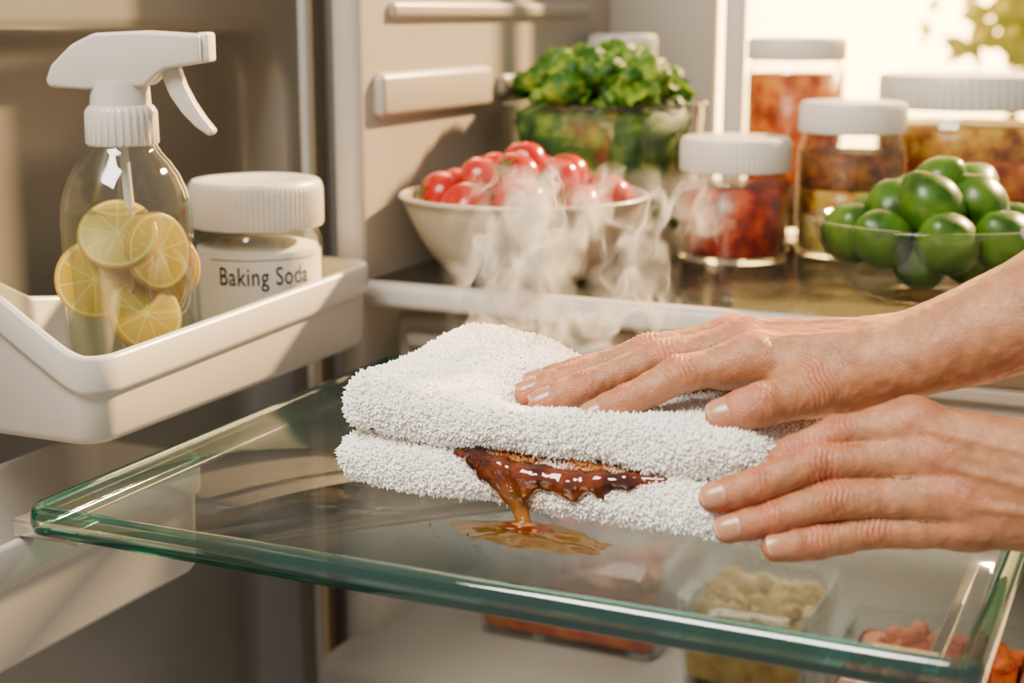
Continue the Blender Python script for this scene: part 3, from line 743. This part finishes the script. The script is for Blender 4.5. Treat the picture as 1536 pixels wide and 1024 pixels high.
d=np.array([.0011*mnoise.noise(Vector(q)*110)+.0003*mnoise.noise(Vector(q)*260) for q in V]); V=V+Nn*d[:,None]; V[:,2]=np.maximum(V[:,2],.0006)
sp=empty('syrup_spill')
mesh_obj('syrup_stain',V,F,M_syrup,sp)
def puddle(name,cx,cy,rx,ry,h,mat,seed):
    vs=[(cx,cy,h)];fs=[];n=56;rings=8
    for i in range(1,rings+1):
        t=i/rings
        for k in range(n):
            a=2*pi*k/n; w_=1+.30*mnoise.noise(Vector((math.cos(a)*1.5+seed,math.sin(a)*1.5,seed)))+.12*mnoise.noise(Vector((math.cos(a)*5+seed,math.sin(a)*5,seed)))
            x=cx+rx*t*w_*math.cos(a); y=cy+ry*t*w_*math.sin(a)
            z=.0004+h*(1-t**2.6)+(h*.35*mnoise.noise(Vector((x*90,y*160,seed))) if t<.95 else 0)
            vs.append((x,y,max(.0003,z)))
    for k in range(n): fs.append((0,1+k,1+(k+1)%n))
    for i in range(rings-1):
        for k in range(n):
            a=1+i*n+k;b_=1+i*n+(k+1)%n; fs.append((a,a+n,b_+n,b_))
    return mesh_obj(name,vs,fs,mat,sp)
puddle('puddle',-.328,.7495,.050,.0205,.0030,M_puddle,2.3)
puddle('puddle_core',-.336,.760,.016,.0065,.0034,M_syrup,5.1)
for (x,y,r_) in ((-.389,.742,.0014),(-.377,.729,.0012),(-.272,.750,.0014)): puddle('droplet',x,y,r_,r_,.0008,M_puddle,x*50)

# ------------------------------------------------------------------ steam (true volume)
M_steam=bpy.data.materials.new('steam_vapour'); M_steam.use_nodes=True; nt=M_steam.node_tree; nt.nodes.clear()
out=nt.nodes.new('ShaderNodeOutputMaterial'); vs_=nt.nodes.new('ShaderNodeVolumeScatter'); vs_.inputs['Color'].default_value=(1,.98,.95,1); vs_.inputs['Anisotropy'].default_value=.2
nt.links.new(vs_.outputs[0],out.inputs['Volume'])
tc=nt.nodes.new('ShaderNodeTexCoord')
SX0,SX1,SY0,SY1,SZ0,SZ1=-.448,-.270,.868,.940,.076,.196
n0=nt.nodes.new('ShaderNodeTexNoise'); n0.inputs['Scale'].default_value=24; n0.inputs['Detail'].default_value=2; nt.links.new(tc.outputs['Object'],n0.inputs['Vector'])
sub=nt.nodes.new('ShaderNodeVectorMath'); sub.operation='SUBTRACT'; sub.inputs[1].default_value=(.5,.5,.5); nt.links.new(n0.outputs['Color'],sub.inputs[0])
sc_=nt.nodes.new('ShaderNodeVectorMath'); sc_.operation='SCALE'; sc_.inputs['Scale'].default_value=.060; nt.links.new(sub.outputs[0],sc_.inputs[0])
add=nt.nodes.new('ShaderNodeVectorMath'); add.operation='ADD'; nt.links.new(tc.outputs['Object'],add.inputs[0]); nt.links.new(sc_.outputs[0],add.inputs[1])
mp=nt.nodes.new('ShaderNodeMapping'); mp.inputs['Scale'].default_value=(1,.5,.38); nt.links.new(add.outputs[0],mp.inputs[0])
n1=nt.nodes.new('ShaderNodeTexNoise'); n1.inputs['Scale'].default_value=40; n1.inputs['Detail'].default_value=1.0; nt.links.new(mp.outputs[0],n1.inputs['Vector'])
def mt(op,a,b2=None,c2=None):
    n=nt.nodes.new('ShaderNodeMath'); n.operation=op
    for i,v in enumerate((a,b2,c2)):
        if v is None: continue
        if isinstance(v,(int,float)): n.inputs[i].default_value=v
        else: nt.links.new(v,n.inputs[i])
    return n.outputs[0]
rid=mt('SUBTRACT',1.0,mt('MULTIPLY',mt('ABSOLUTE',mt('SUBTRACT',n1.outputs['Fac'],.5)),14.0))
rid=mt('POWER',mt('MAXIMUM',rid,0.0),1.7)
n2=nt.nodes.new('ShaderNodeTexNoise'); n2.inputs['Scale'].default_value=15; nt.links.new(tc.outputs['Object'],n2.inputs['Vector'])
mrr=nt.nodes.new('ShaderNodeMapRange'); mrr.interpolation_type='SMOOTHSTEP'; mrr.inputs[1].default_value=.36; mrr.inputs[2].default_value=.58; nt.links.new(n2.outputs['Fac'],mrr.inputs[0])
sxyz=nt.nodes.new('ShaderNodeSeparateXYZ'); nt.links.new(tc.outputs['Object'],sxyz.inputs[0])
def fall(o,c,h):
    q=mt('DIVIDE',mt('SUBTRACT',o,c),h); return mt('MAXIMUM',mt('SUBTRACT',1.0,mt('MULTIPLY',q,q)),0.0)
fx=fall(sxyz.outputs[0],(SX0+SX1)/2,(SX1-SX0)/2); fy=fall(sxyz.outputs[1],(SY0+SY1)/2,(SY1-SY0)/2)
fz=fall(sxyz.outputs[2],(SZ0+SZ1)/2-.008,(SZ1-SZ0)/2+.008)
dens=mt('MULTIPLY',mt('MULTIPLY',mt('MULTIPLY',fx,fy),fz),mt('MULTIPLY',rid,mrr.outputs[0]))
nt.links.new(mt('MULTIPLY',dens,215.0),vs_.inputs['Density'])
M_steam.cycles.volume_step_rate=.45
st=empty('steam_cloud')
bm=bmesh.new(); bmesh.ops.create_cube(bm,size=1)
for v in bm.verts: v.co=Vector(((SX0+SX1)/2+v.co.x*(SX1-SX0),(SY0+SY1)/2+v.co.y*(SY1-SY0),(SZ0+SZ1)/2+v.co.z*(SZ1-SZ0)))
me=bpy.data.meshes.new('vapour'); bm.to_mesh(me); bm.free(); me.materials.append(M_steam); link(bpy.data.objects.new('vapour',me),st)

# ------------------------------------------------------------------ garden foliage beyond the window
gd=empty('garden_bush')
V0=[];F0=[]
for i in range(650):
    c=(random.gauss(-.33,.13),random.uniform(4.2,5.0),random.gauss(.25,.11))
    leafpatch(V0,F0,c,random.uniform(.05,.09),(random.uniform(-1,1),random.uniform(-1,.2),random.uniform(0,1)))
mesh_obj('foliage',V0,F0,mat('garden_leaf',(.25,.40,.08),.5,var=(3,[(.26,.40,.03),(.75,.70,.12)]),transl=.5),gd)

# ------------------------------------------------------------------ lighting
w=bpy.data.worlds.new('World'); scene.world=w; w.use_nodes=True; nt=w.node_tree; bg=nt.nodes['Background']
tc=nt.nodes.new('ShaderNodeTexCoord'); dp=nt.nodes.new('ShaderNodeVectorMath'); dp.operation='DOT_PRODUCT'
dp.inputs[1].default_value=Vector((-.16,.98,.04)).normalized(); nt.links.new(tc.outputs['Generated'],dp.inputs[0])
rp=nt.nodes.new('ShaderNodeValToRGB'); nt.links.new(dp.outputs['Value'],rp.inputs['Fac'])
els=rp.color_ramp.elements; els[0].position=0; els[0].color=(.48,.435,.38,1); els[1].position=1.0; els[1].color=(24,14.5,4.8,1)
e_=els.new(.82); e_.color=(1.1,.78,.43,1); e_=els.new(.965); e_.color=(7.5,4.4,1.5,1)
nt.links.new(rp.outputs['Color'],bg.inputs['Color']); bg.inputs['Strength'].default_value=1.0
def sun(name,d,e,col,ang):
    l=bpy.data.lights.new(name,'SUN'); l.energy=e; l.color=col; l.angle=math.radians(ang)
    o=bpy.data.objects.new(name,l); COL.objects.link(o); o.rotation_euler=Vector(d).to_track_quat('-Z','Y').to_euler(); return o
sun('low_sun',(-.42,-.78,-.52),32,(1,.64,.30),3)
def area(name,loc,tgt,size,e,col):
    l=bpy.data.lights.new(name,'AREA'); l.energy=e; l.size=size; l.color=col
    o=bpy.data.objects.new(name,l); COL.objects.link(o); o.location=loc; o.rotation_euler=(Vector(tgt)-Vector(loc)).to_track_quat('-Z','Y').to_euler(); return o
area('overhead_fill_light',(-.7,-.4,1.8),(-.4,.9,0),1.0,120,(1,.91,.79))  # unseen soft fill, added high at front left to brighten the towel
area('lower_shelf_fill_light',(-.40,1.33,-.095),(-.41,1.26,-.285),.34,2.0,(1,.92,.80))  # added fill over the lower compartment, brightens the food containers

# ------------------------------------------------------------------ camera
cam=bpy.data.cameras.new('camera'); co_=bpy.data.objects.new('camera',cam); COL.objects.link(co_)
co_.location=(0,0,.29); co_.rotation_euler=(math.radians(77.8),0,math.radians(24.4))
cam.sensor_width=36; cam.lens=53.39; cam.clip_start=.01
cam.dof.use_dof=True; cam.dof.focus_distance=.95; cam.dof.aperture_fstop=5.4
scene.camera=co_
